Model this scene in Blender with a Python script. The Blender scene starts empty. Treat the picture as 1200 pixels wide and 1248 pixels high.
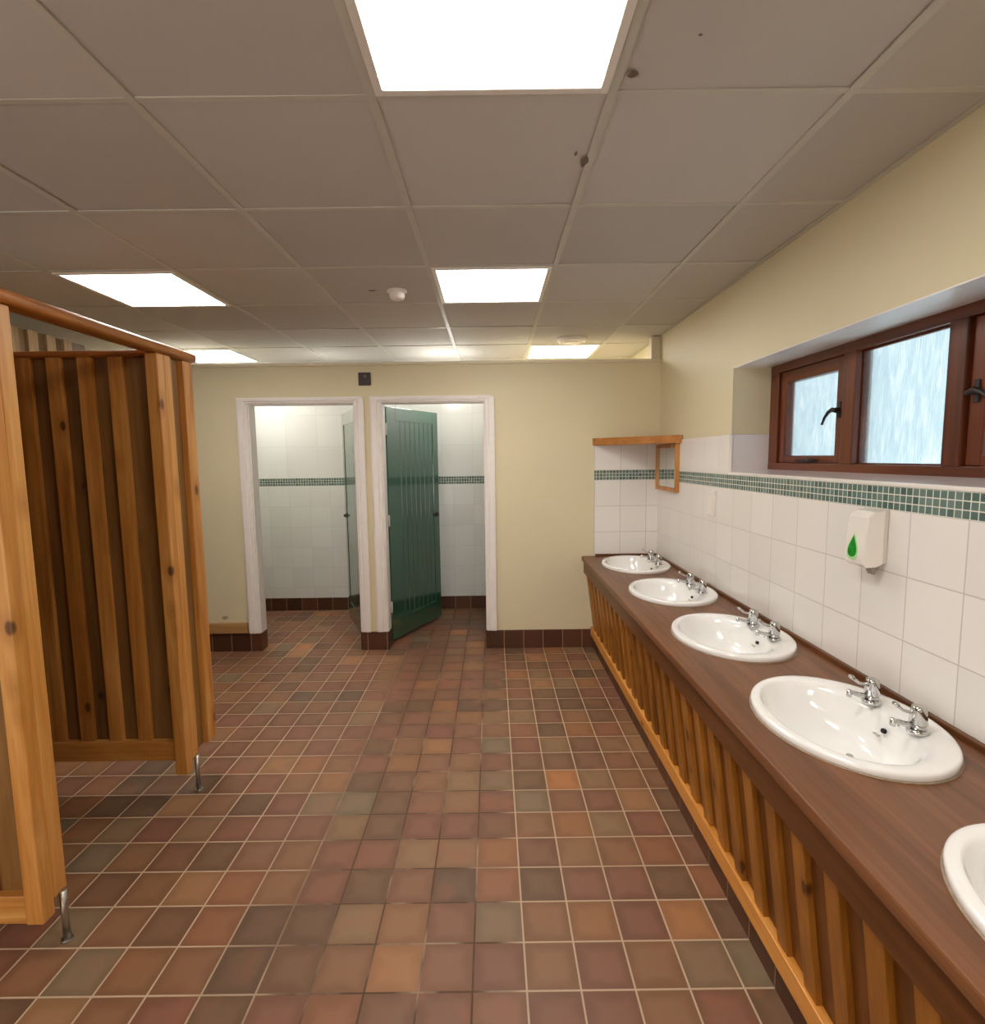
import bpy, bmesh, math, random
from mathutils import Vector, Matrix
random.seed(7)
S = bpy.context.scene
COL = S.collection
W, B, HC, BACK = 1.293, 4.172, 2.413, 5.33      # right wall x, partition y, ceiling z, rear wall y
PT = 2.222                                       # top of the partition
XL, YF = -3.6, -1.7                              # unseen left wall, wall behind the camera

# ------------------------------------------------------------------ helpers
def lin(r, g, b):
    f = lambda c: (c / 255 / 12.92) if c <= 10 else ((c / 255 + .055) / 1.055) ** 2.4
    return (f(r), f(g), f(b), 1)

def box(bm, lo, hi, bev=0.0, seg=2, mi=0):
    lo, hi = [min(a, b) for a, b in zip(lo, hi)], [max(a, b) for a, b in zip(lo, hi)]
    t = bmesh.new()
    bmesh.ops.create_cube(t, size=1)
    for v in t.verts:
        v.co = Vector([(lo[i] + hi[i]) / 2 + v.co[i] * (hi[i] - lo[i]) for i in range(3)])
    if bev > 0:
        bmesh.ops.bevel(t, geom=t.edges[:], offset=min(bev, .45 * min(hi[i] - lo[i] for i in range(3))), segments=seg, affect='EDGES', profile=.5)
    merge(bm, t, mi)

def merge(bm, t, mi=0, mat=None):
    if mat is not None:
        bmesh.ops.transform(t, matrix=mat, verts=t.verts[:])
    mp = {}
    for v in t.verts:
        mp[v] = bm.verts.new(v.co)
    for f in t.faces:
        try:
            nf = bm.faces.new([mp[v] for v in f.verts]); nf.material_index = mi; nf.smooth = f.smooth
        except ValueError:
            pass
    t.free()

def prism(bm, pts, axis, a, b, bev=0.0, mi=0, seg=2):
    """extrude a closed 2-D outline along axis (0 x, 1 y, 2 z) from a to b"""
    t = bmesh.new()
    def p3(p, k):
        q = list(p); q.insert(axis, k); return q
    v0 = [t.verts.new(p3(p, a)) for p in pts]; v1 = [t.verts.new(p3(p, b)) for p in pts]
    t.faces.new(v0); t.faces.new(v1[::-1])
    n = len(pts)
    for i in range(n):
        t.faces.new([v0[i], v1[i], v1[(i + 1) % n], v0[(i + 1) % n]])
    bmesh.ops.recalc_face_normals(t, faces=t.faces[:])
    if bev:
        bmesh.ops.bevel(t, geom=t.edges[:], offset=bev, segments=seg, affect='EDGES', profile=.5)
    merge(bm, t, mi)

def tube(bm, pts, rad, seg=16, mi=0, cap=True):
    """round tube along a polyline; rad is a number or one per point"""
    pts = [Vector(p) for p in pts]
    if not hasattr(rad, '__len__'): rad = [rad] * len(pts)
    rings = []
    up = None
    for i, p in enumerate(pts):
        d = (pts[min(i + 1, len(pts) - 1)] - pts[max(i - 1, 0)])
        if d.length < 1e-9: d = Vector((0, 0, 1))
        d.normalize()
        if up is None:
            up = d.orthogonal().normalized()
        else:
            up = (up - d * up.dot(d)).normalized()
        s = d.cross(up)
        rings.append([bm.verts.new(p + (up * math.cos(2 * math.pi * k / seg) + s * math.sin(2 * math.pi * k / seg)) * rad[i]) for k in range(seg)])
    for a, b in zip(rings, rings[1:]):
        for k in range(seg):
            f = bm.faces.new([a[k], a[(k + 1) % seg], b[(k + 1) % seg], b[k]]); f.smooth = True; f.material_index = mi
    if cap:
        f = bm.faces.new(rings[0][::-1]); f.material_index = mi
        f = bm.faces.new(rings[-1]); f.material_index = mi

def ell(bm, cx, cy, a, b, z, n=72, p=2.0):
    out = []
    for k in range(n):
        t = 2 * math.pi * k / n
        c, s = math.cos(t), math.sin(t)
        out.append(bm.verts.new((cx + a * math.copysign(abs(c) ** (2 / p), c), cy + b * math.copysign(abs(s) ** (2 / p), s), z)))
    return out

def skin(bm, r0, r1, smooth=True, mi=0):
    n = len(r0)
    for k in range(n):
        f = bm.faces.new([r0[k], r0[(k + 1) % n], r1[(k + 1) % n], r1[k]]); f.smooth = smooth; f.material_index = mi

def obj(name, bm, mats, parent=None, smooth_angle=None, fix=True):
    if fix:
        bmesh.ops.recalc_face_normals(bm, faces=bm.faces[:])
    me = bpy.data.meshes.new(name)
    bm.to_mesh(me); bm.free()
    for m in (mats if isinstance(mats, (list, tuple)) else [mats]):
        me.materials.append(m)
    o = bpy.data.objects.new(name, me)
    COL.objects.link(o)
    if parent is not None:
        base = Vector((0, 0, 0)); q = parent
        while q is not None:
            base = base + Vector(q.location); q = q.parent
        me.transform(Matrix.Translation(-base))
        o.parent = parent
    return o

def rebase(o, loc):
    """move a top-level mesh's origin to loc without moving the mesh"""
    o.data.transform(Matrix.Translation(-Vector(loc))); o.location = loc
    return o

def tag(o, label, cat=None, group=None, kind=None):
    o['label'] = label
    if cat: o['category'] = cat
    if group: o['group'] = group
    if kind: o['kind'] = kind
    return o

def thing(name, loc, label, cat, group=None, kind=None):
    o = bpy.data.objects.new(name, None); COL.objects.link(o)
    o.location = loc; o.empty_display_size = .1
    return tag(o, label, cat, group, kind)

def struct(name, bm, mats, label, cat='room', fix=True):
    o = obj(name, bm, mats, fix=fix)
    return tag(o, label, cat, kind='structure')

def copy_tree(o, parent=None, loc=None):
    c = o.copy(); COL.objects.link(c)
    if parent is not None: c.parent = parent
    if loc is not None: c.location = loc
    for ch in list(o.children):
        copy_tree(ch, c)
    return c

# ------------------------------------------------------------------ node helpers
class NT:
    def __init__(s, name, rough=.5, spec=.5):
        s.m = bpy.data.materials.new(name); s.m.use_nodes = True
        s.t = s.m.node_tree; s.N = s.t.nodes
        s.b = s.N['Principled BSDF']
        s.b.inputs['Roughness'].default_value = rough
        s.b.inputs['Specular IOR Level'].default_value = spec
    def n(s, typ, **kw):
        x = s.N.new(typ)
        for k, v in kw.items(): setattr(x, k, v)
        return x
    def link(s, a, b): s.t.links.new(a, b)
    def put(s, sock, v):
        if isinstance(v, bpy.types.NodeSocket): s.link(v, sock)
        else: sock.default_value = v
    def math(s, op, a, b=0.0, c=0.0, clamp=False):
        x = s.n('ShaderNodeMath', operation=op); x.use_clamp = clamp
        s.put(x.inputs[0], a); s.put(x.inputs[1], b); s.put(x.inputs[2], c)
        return x.outputs[0]
    def pos(s):
        g = s.n('ShaderNodeNewGeometry'); x = s.n('ShaderNodeSeparateXYZ'); s.link(g.outputs['Position'], x.inputs[0])
        return g.outputs['Position'], x.outputs
    def noise(s, vec, scale, detail=3, rough=.5, dist=0.0):
        x = s.n('ShaderNodeTexNoise'); s.link(vec, x.inputs['Vector'])
        x.inputs['Scale'].default_value = scale; x.inputs['Detail'].default_value = detail
        x.inputs['Roughness'].default_value = rough; x.inputs['Distortion'].default_value = dist
        return x.outputs['Fac']
    def ramp(s, fac, stops, interp='LINEAR'):
        x = s.n('ShaderNodeValToRGB'); x.color_ramp.interpolation = interp
        e = x.color_ramp.elements
        while len(e) > 1: e.remove(e[-1])
        e[0].position, e[0].color = stops[0]
        for p, c in stops[1:]:
            k = e.new(p); k.color = c
        s.put(x.inputs[0], fac)
        return x.outputs[0]
    def mix(s, fac, a, b, typ='MIX'):
        x = s.n('ShaderNodeMix', data_type='RGBA', blend_type=typ)
        s.put(x.inputs[0], fac); s.put(x.inputs[6], a); s.put(x.inputs[7], b)
        return x.outputs[2]
    def rng(s, v, a, b, c=0.0, d=1.0):
        x = s.n('ShaderNodeMapRange'); s.put(x.inputs[0], v)
        for i, q in enumerate((a, b, c, d)): s.put(x.inputs[i + 1], q)
        return x.outputs[0]
    def smooth(s, v, a, b, c=0.0, d=1.0):
        x = s.n('ShaderNodeMapRange', interpolation_type='SMOOTHSTEP'); s.put(x.inputs[0], v)
        for i, q in enumerate((a, b, c, d)): s.put(x.inputs[i + 1], q)
        return x.outputs[0]
    def xyz(s, x, y, z):
        c = s.n('ShaderNodeCombineXYZ')
        for i, q in enumerate((x, y, z)): s.put(c.inputs[i], q)
        return c.outputs[0]
    def white(s, vec):
        x = s.n('ShaderNodeTexWhiteNoise'); s.link(vec, x.inputs['Vector']); return x.outputs['Value'], x.outputs['Color']
    def bump(s, h, strength=.3, dist=.002):
        x = s.n('ShaderNodeBump'); x.inputs['Strength'].default_value = strength; x.inputs['Distance'].default_value = dist
        s.link(h, x.inputs['Height']); s.link(x.outputs[0], s.b.inputs['Normal'])
    def color(s, c): s.put(s.b.inputs['Base Color'], c); return s.m
    def rough(s, r): s.put(s.b.inputs['Roughness'], r)

def plain(name, col, rough=.5, metal=0.0, spec=.5, vary=.06, scale=14):
    t = NT(name, rough, spec)
    tc = t.n('ShaderNodeTexCoord')
    f = t.noise(tc.outputs['Object'], scale, 3)
    d = tuple(c * (1 - vary) for c in col[:3]) + (1,)
    u = tuple(min(1, c * (1 + vary)) for c in col[:3]) + (1,)
    t.color(t.ramp(f, [(.3, d), (.7, u)]))
    t.b.inputs['Metallic'].default_value = metal
    return t.m

def wood(name, axis, dark, mid, light, knots=True, rough=.38, fine=1.0, boards=None):
    """timber: grain stretched along axis, each loose board shifted by its own random amount"""
    t = NT(name, rough, .5)
    tc = t.n('ShaderNodeTexCoord'); g = t.n('ShaderNodeNewGeometry')
    sep = t.n('ShaderNodeSeparateXYZ'); t.link(tc.outputs['Object'], sep.inputs[0])
    ri = g.outputs['Random Per Island']
    c = [sep.outputs[i] for i in range(3)]
    along = c[axis]
    cross = [c[i] for i in range(3) if i != axis]
    isl = ri
    if boards:                                   # one solid top glued up from boards: (axis, width)
        cell = t.math('FLOOR', t.math('DIVIDE', c[boards[0]], boards[1]))
        isl, _ = t.white(t.xyz(cell, 3.1, 7.7))
    off = t.math('MULTIPLY', isl, 37.0)
    v = t.xyz(t.math('ADD', t.math('MULTIPLY', cross[0], 20 * fine), off), t.math('MULTIPLY', cross[1], 20 * fine), t.math('ADD', t.math('MULTIPLY', along, 1.3), off))
    n1 = t.noise(v, 1.0, 4, .55, .6)
    v2 = t.xyz(t.math('ADD', t.math('MULTIPLY', cross[0], 110), off), t.math('MULTIPLY', cross[1], 110), t.math('MULTIPLY', along, 3.0))
    n2 = t.noise(v2, 1.0, 2, .5)
    f = t.math('ADD', t.math('MULTIPLY', n1, .8), t.math('MULTIPLY', n2, .2))
    f = t.math('ADD', f, t.math('MULTIPLY', t.math('SUBTRACT', isl, .5), .22))
    col = t.ramp(f, [(.28, dark), (.5, mid), (.72, light)])
    if knots:
        vk = t.xyz(t.math('ADD', t.math('MULTIPLY', cross[0], 9), off), t.math('MULTIPLY', cross[1], 9), t.math('ADD', t.math('MULTIPLY', along, 5.0), off))
        vo = t.n('ShaderNodeTexVoronoi'); t.link(vk, vo.inputs['Vector']); vo.inputs['Scale'].default_value = 1.0
        sc = t.n('ShaderNodeSeparateColor'); t.link(vo.outputs['Color'], sc.inputs[0])
        on = t.math('GREATER_THAN', sc.outputs[0], .5)
        k = t.math('MULTIPLY', t.smooth(vo.outputs['Distance'], .15, .08), on)
        halo = t.math('MULTIPLY', t.smooth(vo.outputs['Distance'], .42, .1), t.math('MULTIPLY', on, .45))
        col = t.mix(halo, col, dark)
        col = t.mix(t.math('MULTIPLY', k, .85), col, (dark[0] * .22, dark[1] * .18, dark[2] * .2, 1))
    t.color(col)
    t.bump(n2, .12, .001)
    return t.m

# ------------------------------------------------------------------ materials
P_D, P_M, P_L = lin(150, 90, 32), lin(194, 132, 62), lin(220, 166, 96)
pine = [wood('pine_along_%s' % a, i, P_D, P_M, P_L, fine=.7) for i, a in enumerate('xyz')]
back_pine = wood('shaded_pine', 2, lin(98, 66, 32), lin(126, 88, 46), lin(148, 108, 60))  # darker copy of the pine, recess shade put into the colour
dark_slat = wood('darker_pine', 2, lin(84, 47, 12), lin(112, 66, 20), lin(136, 84, 30))  # deeper tone for the boards behind the counter battens
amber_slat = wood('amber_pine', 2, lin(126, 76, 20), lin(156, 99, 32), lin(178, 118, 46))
amber_rail = wood('amber_rail_pine', 1, lin(190, 118, 46), lin(216, 146, 66), lin(232, 168, 88))
rear_slat = wood('grey_weathered_pine', 2, lin(110, 84, 54), lin(136, 108, 74), lin(158, 128, 92), knots=False)
rear_board = wood('grey_weathered_board', 2, lin(78, 58, 36), lin(96, 74, 48), lin(110, 86, 58), knots=False)
rail_x = wood('orange_rail_along_x', 0, lin(128, 72, 26), lin(164, 98, 40), lin(188, 120, 58), knots=False)
rail_y = wood('orange_rail_along_y', 1, lin(140, 84, 34), lin(176, 112, 52), lin(200, 138, 76), knots=False)
counter_wood = wood('dark_counter_timber', 1, lin(78, 45, 24), lin(110, 68, 39), lin(130, 84, 52), knots=False, rough=.36, fine=1.4, boards=(0, .085))
fascia_wood = wood('dark_fascia_timber', 1, lin(74, 40, 14), lin(98, 56, 22), lin(114, 68, 30), knots=False, rough=.4)
window_wood = [wood('mahogany_along_%s' % a, i, lin(62, 26, 12), lin(92, 42, 20), lin(116, 58, 30), knots=False, rough=.3, fine=1.6) for i, a in enumerate('xyz')]
skirt_wood = wood('plain_skirting_timber', 0, lin(150, 112, 66), lin(172, 134, 84), lin(186, 150, 100), knots=False)

def wall_paint(name, col):
    t = NT(name, .55, .35)
    p, x = t.pos()
    f = t.noise(p, 1.7, 4)
    d = tuple(c * .95 for c in col[:3]) + (1,)
    t.color(t.ramp(f, [(.3, d), (.7, col)]))
    t.bump(t.noise(p, 160, 2), .08, .001)
    return t.m
cream = wall_paint('cream_wall_paint', lin(222, 210, 176))
white_paint = plain('white_gloss_paint', lin(236, 229, 224), .3, vary=.02)

def tiles(name, axis, u0, du, z0, dz, col, grout, rough=.12, g=.0035, var=.03, spec=.5, wav=.05):
    """square glazed tiles on a wall; axis = the horizontal world axis"""
    t = NT(name, rough, spec)
    p, x = t.pos()
    u = t.math('DIVIDE', t.math('SUBTRACT', x[axis], u0), du)
    v = t.math('DIVIDE', t.math('SUBTRACT', x[2], z0), dz)
    fu, fv = t.math('FRACT', u), t.math('FRACT', v)
    eu = t.math('MULTIPLY', t.math('MINIMUM', fu, t.math('SUBTRACT', 1.0, fu)), du)
    ev = t.math('MULTIPLY', t.math('MINIMUM', fv, t.math('SUBTRACT', 1.0, fv)), dz)
    e = t.math('MINIMUM', eu, ev)
    m = t.smooth(e, g * .35, g * .75)            # 0 in the joint
    val, _ = t.white(t.xyz(t.math('FLOOR', u), t.math('FLOOR', v), .5))
    tone = t.math('ADD', 1 - var, t.math('MULTIPLY', val, 2 * var))
    c = t.mix(1.0, col, t.xyz(tone, tone, tone), 'MULTIPLY')
    t.color(t.mix(m, grout, c))
    t.rough(t.rng(m, 0, 1, .8, rough))
    h = t.math('ADD', m, t.math('MULTIPLY', t.noise(p, 9, 2), wav * 10))
    t.bump(h, .35, .0015)
    return t.m
white_tile_y = tiles('white_wall_tile_along_y', 1, 1.437, .203, 1.330, .2025, lin(234, 229, 223), lin(196, 189, 180))
white_tile_yu = tiles('white_wall_tile_upper_along_y', 1, 1.437, .203, 1.407, .215, lin(234, 229, 223), lin(204, 197, 188))
white_tile_x = tiles('white_wall_tile_along_x', 0, .793, .201, 1.330, .2025, lin(234, 229, 223), lin(196, 189, 180))
white_tile_xu = tiles('white_wall_tile_upper_along_x', 0, .793, .201, 1.407, .215, lin(234, 229, 223), lin(204, 197, 188))
white_tile_r = tiles('white_reveal_tile', 0, 1.10, .2, 1.407, .215, lin(226, 219, 218), lin(200, 192, 182))
cub_tile_x = tiles('cubicle_tile_along_x', 0, .02, .203, 1.258, .205, lin(229, 230, 227), lin(208, 207, 200), g=.003)
cub_tile_xu = tiles('cubicle_tile_upper_along_x', 0, .12, .305, 1.336, .305, lin(229, 230, 227), lin(208, 207, 200), g=.003)
cub_tile_y = tiles('cubicle_tile_along_y', 1, .02, .203, 1.258, .205, lin(229, 230, 227), lin(208, 207, 200), g=.003)

def mosaic(name, axis, z0):
    du = .0252
    t = NT(name, .18)
    p, x = t.pos()
    u = t.math('DIVIDE', x[axis], du)
    v = t.math('DIVIDE', t.math('SUBTRACT', x[2], z0), du)
    fu, fv = t.math('FRACT', u), t.math('FRACT', v)
    e = t.math('MINIMUM', t.math('MINIMUM', fu, t.math('SUBTRACT', 1.0, fu)), t.math('MINIMUM', fv, t.math('SUBTRACT', 1.0, fv)))
    m = t.smooth(e, .045, .085)
    val, _ = t.white(t.xyz(t.math('FLOOR', u), t.math('FLOOR', v), 1.5))
    c = t.ramp(val, [(0, lin(76, 97, 92)), (.35, lin(90, 114, 107)), (.7, lin(98, 122, 114)), (1, lin(114, 134, 127))])
    t.color(t.mix(m, lin(216, 216, 204), c))
    t.rough(t.rng(m, 0, 1, .8, .18))
    t.bump(m, .4, .001)
    return t.m
mosaic_y = mosaic('green_mosaic_along_y', 1, 1.3305)
mosaic_x = mosaic('green_mosaic_along_x', 0, 1.3305)
mosaic_s = mosaic('green_mosaic_on_cubicle_side', 1, 1.2595)
mosaic_c = mosaic('green_mosaic_in_cubicle', 0, 1.2595)

def quarry(name, skirt_axis=None):
    """brown quarry tiles: the floor, or with skirt_axis the skirting tiles"""
    t = NT(name, .4, .5)
    p, x = t.pos()
    if skirt_axis is None:
        ux, vy, u0, v0 = x[0], x[1], .0805, 1.3868
    else:
        ux, vy, u0, v0 = x[skirt_axis], x[2], .0805 if skirt_axis == 0 else 1.3868, -.006
    u = t.math('DIVIDE', t.math('SUBTRACT', ux, u0), .155)
    v = t.math('DIVIDE', t.math('SUBTRACT', vy, v0), .155)
    fu, fv = t.math('FRACT', u), t.math('FRACT', v)
    e = t.math('MINIMUM', t.math('MINIMUM', fu, t.math('SUBTRACT', 1.0, fu)), t.math('MINIMUM', fv, t.math('SUBTRACT', 1.0, fv)))
    m = t.smooth(e, .013, .024)
    cid = t.xyz(t.math('FLOOR', u), t.math('FLOOR', v), 2.5)
    val, rgb = t.white(cid)
    if skirt_axis is None:
        sc = t.n('ShaderNodeSeparateColor'); t.link(rgb, sc.inputs[0])
        base = t.ramp(val, [(0, lin(108, 82, 63)), (.16, lin(122, 91, 66)), (.32, lin(132, 88, 70)), (.5, lin(140, 101, 70)), (.66, lin(130, 86, 70)),
                            (.8, lin(152, 104, 67)), (.91, lin(128, 110, 86)), (1, lin(178, 118, 72))])
        # flashed edges of each tile, and an uneven bloom in the middle
        blot = t.noise(p, 7, 3)
        edge = t.smooth(t.math('ADD', e, t.math('MULTIPLY', t.math('SUBTRACT', blot, .5), .5)), .02, .30)
        base = t.mix(t.math('MULTIPLY', t.math('SUBTRACT', 1.0, edge), .42), base, t.mix(1.0, base, lin(196, 178, 160), 'MULTIPLY'))
        base = t.mix(t.math('MULTIPLY', t.smooth(blot, .52, .75), t.math('MULTIPLY', sc.outputs[1], .5)), base, lin(158, 92, 62))
        # wet, darker patches towards the cubicles
        wet = t.math('MULTIPLY', t.smooth(t.noise(p, 3.1, 2), .44, .62), t.math('MULTIPLY', t.smooth(x[1], 1.9, 2.8), t.smooth(x[0], .25, -.1)))
        base = t.mix(t.math('MULTIPLY', wet, .22), base, lin(104, 70, 34))
        # clean pale grout near the basins, dirty in the walked part
        walked = t.math('MULTIPLY', t.smooth(x[0], .09, -.02), t.smooth(x[0], -1.0, -.5))
        dn = t.noise(t.xyz(t.math('MULTIPLY', x[0], 5), t.math('MULTIPLY', x[1], 3), 0.0), 1.0, 3)
        dirt = t.math('MULTIPLY', walked, t.smooth(dn, .30, .52, .35, 1.0))
        gr = t.mix(dirt, lin(190, 166, 138), lin(88, 62, 44))
        t.color(t.mix(m, gr, base))
        r = t.math('ADD', .42, t.math('MULTIPLY', t.noise(p, 5, 3), .16))
        r = t.math('SUBTRACT', r, t.math('MULTIPLY', wet, .08))
        t.rough(t.math('ADD', r, t.math('MULTIPLY', t.math('SUBTRACT', 1.0, m), .25)))
        t.bump(t.math('ADD', m, t.math('MULTIPLY', blot, .25)), .3, .002)
    else:
        t.color(t.mix(m, lin(150, 120, 100), t.ramp(val, [(0, lin(66, 40, 26)), (.5, lin(82, 48, 30)), (1, lin(98, 60, 38))])))
        t.bump(m, .3, .002)
    return t.m
floor_mat = quarry('quarry_floor_tile')
skirt_x = quarry('quarry_skirting_along_x', 0)
skirt_y = quarry('quarry_skirting_along_y', 1)

def ceiling_paint():
    t = NT('grey_ceiling_tile', .85, .2)
    p, x = t.pos()
    g = t.n('ShaderNodeNewGeometry')
    f = t.math('ADD', t.math('MULTIPLY', t.noise(p, 1.1, 4), .5), t.math('MULTIPLY', g.outputs['Random Per Island'], .5))
    t.color(t.ramp(f, [(.2, lin(186, 181, 174)), (.8, lin(204, 199, 192))]))
    t.bump(t.noise(p, 220, 2), .25, .001)
    return t.m
ceil_mat = ceiling_paint()
grid_mat = plain('ceiling_grid_paint', lin(196, 192, 180), .5, vary=.03)
chip_mat = plain('torn_tile_core', lin(112, 98, 84), .9)
white_plastic = plain('white_plastic', lin(232, 226, 218), .35, vary=.015)
grey_plastic = plain('grey_plastic', lin(150, 140, 128), .5)
ceramic = plain('white_ceramic', lin(246, 245, 243), .08, spec=.6, vary=.01)
ceramic.node_tree.nodes['Principled BSDF'].inputs['Coat Weight'].default_value = .4
chrome = plain('chrome', lin(200, 200, 200), .06, metal=1.0, vary=.01)
steel = plain('dull_steel', lin(186, 182, 174), .3, metal=1.0, vary=.05)
iron = plain('black_iron', lin(34, 24, 24), .4, vary=.1)
dark_brown = plain('dark_brown_plate', lin(52, 40, 34), .4, vary=.08)
black = plain('black_void', lin(16, 14, 14), .6)
green_paint = plain('green_gloss_paint', lin(30, 84, 64), .2, spec=.5, vary=.05, scale=3)
gp = green_paint.node_tree.nodes['Principled BSDF']; gp.inputs['Coat Weight'].default_value = 1.0; gp.inputs['Coat IOR'].default_value = 2.15; gp.inputs['Coat Roughness'].default_value = .11
green_dark = plain('green_shaded_edge', lin(14, 48, 36), .3, vary=.05)
drop_green = plain('translucent_green_plastic', lin(38, 140, 44), .15, vary=.25, scale=60)
drop_light = plain('pale_green_plastic', lin(170, 226, 150), .25, vary=.03)
silver = plain('mirror_silvering', lin(236, 238, 232), .015, metal=1.0, vary=.003)
sealant = plain('grey_sealant', lin(150, 132, 112), .6, vary=.2, scale=60)

def glow(name, col, strength):
    t = NT(name, .4)
    t.color((.9, .9, .88, 1))
    t.b.inputs['Emission Color'].default_value = col
    t.b.inputs['Emission Strength'].default_value = strength
    return t.m
LIGHT = glow('lit_diffuser', (1, .97, .915, 1), 20.0)

def frosted():
    """obscure glass: half the light is scattered by the rippled face, half goes straight through"""
    t = NT('obscure_rain_glass', .35, .5)
    p, x = t.pos()
    v = t.xyz(t.math('MULTIPLY', x[0], 20), t.math('ADD', t.math('MULTIPLY', x[1], 130), t.math('MULTIPLY', x[2], 9)), t.math('MULTIPLY', x[2], 12))
    f = t.noise(v, 1.0, 3, .6, .5)
    col = t.ramp(f, [(.3, lin(206, 224, 230)), (.5, lin(222, 236, 241)), (.66, lin(250, 254, 255))])
    t.color(col)
    t.b.inputs['Transmission Weight'].default_value = 1.0
    t.b.inputs['IOR'].default_value = 1.2
    t.bump(f, .8, .006)
    tr = t.n('ShaderNodeBsdfTransparent'); t.link(col, tr.inputs[0])
    mx = t.n('ShaderNodeMixShader'); mx.inputs[0].default_value = .6
    t.link(t.b.outputs[0], mx.inputs[1]); t.link(tr.outputs[0], mx.inputs[2])
    t.link(mx.outputs[0], t.N['Material Output'].inputs[0])
    return t.m
glass_mat = frosted()

# ------------------------------------------------------------------ the room
bm = bmesh.new(); box(bm, (XL, YF, -.1), (W + .3, BACK + .1, 0))
struct('floor', bm, floor_mat, 'brown and terracotta quarry tile floor with pale grout', 'floor')

# right wall with the window opening
WY0, WY1, WZ0, WZ1 = 1.09, 2.922, 1.415, 1.975
bm = bmesh.new(); X2 = W + .3
for lo, hi in [((W, YF, 0), (X2, BACK, WZ0)), ((W, YF, WZ1), (X2, BACK, 2.7)), ((W, YF, WZ0), (X2, WY0, WZ1)), ((W, WY1, WZ0), (X2, BACK, WZ1))]:
    box(bm, lo, hi)
struct('wall_right', bm, cream, 'cream painted wall above the tiled basin splashback', 'wall')
bm = bmesh.new(); box(bm, (XL - .15, YF, 0), (XL, BACK + .1, 2.7)); struct('wall_left', bm, cream, 'cream side wall beyond the timber cubicles', 'wall')
bm = bmesh.new(); box(bm, (XL - .15, YF - .15, 0), (W + .3, YF, 2.7)); struct('wall_front', bm, cream, 'cream wall behind the camera', 'wall')
bm = bmesh.new(); box(bm, (XL - .15, BACK, 0), (W + .3, BACK + .15, 2.7)); struct('wall_rear', bm, cream, 'rear wall above and behind the toilet cubicles', 'wall')

# partition with two doorways
D1, D2, DH, Y2 = (-1.86, -1.05), (-.842, -.052), 1.945, B + .10
bm = bmesh.new()
for x0, x1, z0, z1 in [(XL, D1[0], 0, PT), (D1[1], D2[0], 0, PT), (D2[1], W, 0, PT), (D1[0], D1[1], DH, PT), (D2[0], D2[1], DH, PT)]:
    box(bm, (x0, B, z0), (x1, Y2, z1))
struct('wall_back', bm, cream, 'cream partition wall holding the two cubicle doorways', 'wall')
bm = bmesh.new(); box(bm, (XL, B - .012, PT), (W, Y2 + .012, PT + .022), .004)
struct('trim_1', bm, plain('cream_capping', lin(224, 214, 188), .45, vary=.03), 'pale capping strip along the top of the partition', 'trim')
bm = bmesh.new(); box(bm, (1.222, B + .01, PT + .022), (W - .001, Y2 - .005, HC), .004)
struct('trim_2', bm, plain('cream_post_paint', lin(214, 204, 178), .5, vary=.03), 'short cream post between partition top and ceiling', 'trim')

# cubicle walls (side walls reach the partition height), rear lining with mosaic band
bm = bmesh.new()
for x0, x1 in [(-2.44, -2.36), (-.985, -.925), (-.055, .03)]:
    box(bm, (x0, Y2, 0), (x1, BACK, PT))
for xf, sg in [(-2.36, 1), (-.985, -1), (-.925, 1), (-.055, -1)]:
    box(bm, (xf, Y2, 1.258), (xf + sg * .001, BACK, 1.336), mi=1)
    box(bm, (xf, Y2, 0), (xf + sg * .010, BACK, .128), mi=2)
struct('wall_cubicle', bm, [cub_tile_y, mosaic_s, skirt_y], 'white tiled side walls of the toilet cubicles', 'wall')
bm = bmesh.new()
for x0, x1 in [(-2.36, -.985), (-.925, -.055)]:
    box(bm, (x0, BACK - .012, .128), (x1, BACK, 1.258), mi=0)
    box(bm, (x0, BACK - .013, 1.258), (x1, BACK, 1.336), mi=1)
    box(bm, (x0, BACK - .012, 1.336), (x1, BACK, PT + .1), mi=2)
    box(bm, (x0, BACK - .016, 0), (x1, BACK, .128), mi=3)
struct('wall_cubicle_rear', bm, [cub_tile_x, mosaic_c, cub_tile_xu, skirt_x], 'white tiles with green mosaic band at the back of the cubicles', 'wall')

# splashback tiling on the right wall and the strip on the partition
TZ, TK = 1.622, .008
bm = bmesh.new()
box(bm, (W - TK, YF, .70), (W, B, 1.3305), mi=0)
box(bm, (W - TK, YF, 1.3305), (W, B, 1.4065), mi=1)
box(bm, (W - TK, WY1, 1.4065), (W, B, TZ), mi=2)
box(bm, (W - TK, YF, 1.4065), (W, WY0, TZ), mi=2)
box(bm, (W - TK - .003, WY0, 1.4065), (W + .004, WY1, 1.4185), .002, mi=3)       # white edging under the sill
struct('wall_right_tiles', bm, [white_tile_y, mosaic_y, white_tile_yu, white_plastic], 'white wall tiles with a green mosaic band above the basins', 'wall tiles')
bm = bmesh.new()
box(bm, (.793, B - TK, .70), (W - TK, B, 1.3305), mi=0)
box(bm, (.793, B - TK, 1.3305), (W - TK, B, 1.4065), mi=1)
box(bm, (.793, B - TK, 1.4065), (W - TK, B, TZ), mi=2)
struct('wall_back_tiles', bm, [white_tile_x, mosaic_x, white_tile_xu], 'narrow strip of white tiles and mosaic beneath the corner shelf', 'wall tiles')
bm = bmesh.new()
prism(bm, [(W, WZ0 - .001), (W, WZ0 + .004), (1.50, 1.4345), (1.50, WZ0 - .001)], 1, WY0 + .001, WY1 - .001, mi=0)
box(bm, (W - .002, WY1 - .007, WZ0), (1.50, WY1, TZ), mi=0)
box(bm, (W - .002, WY0, WZ0), (1.50, WY0 + .007, TZ), mi=0)
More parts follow.
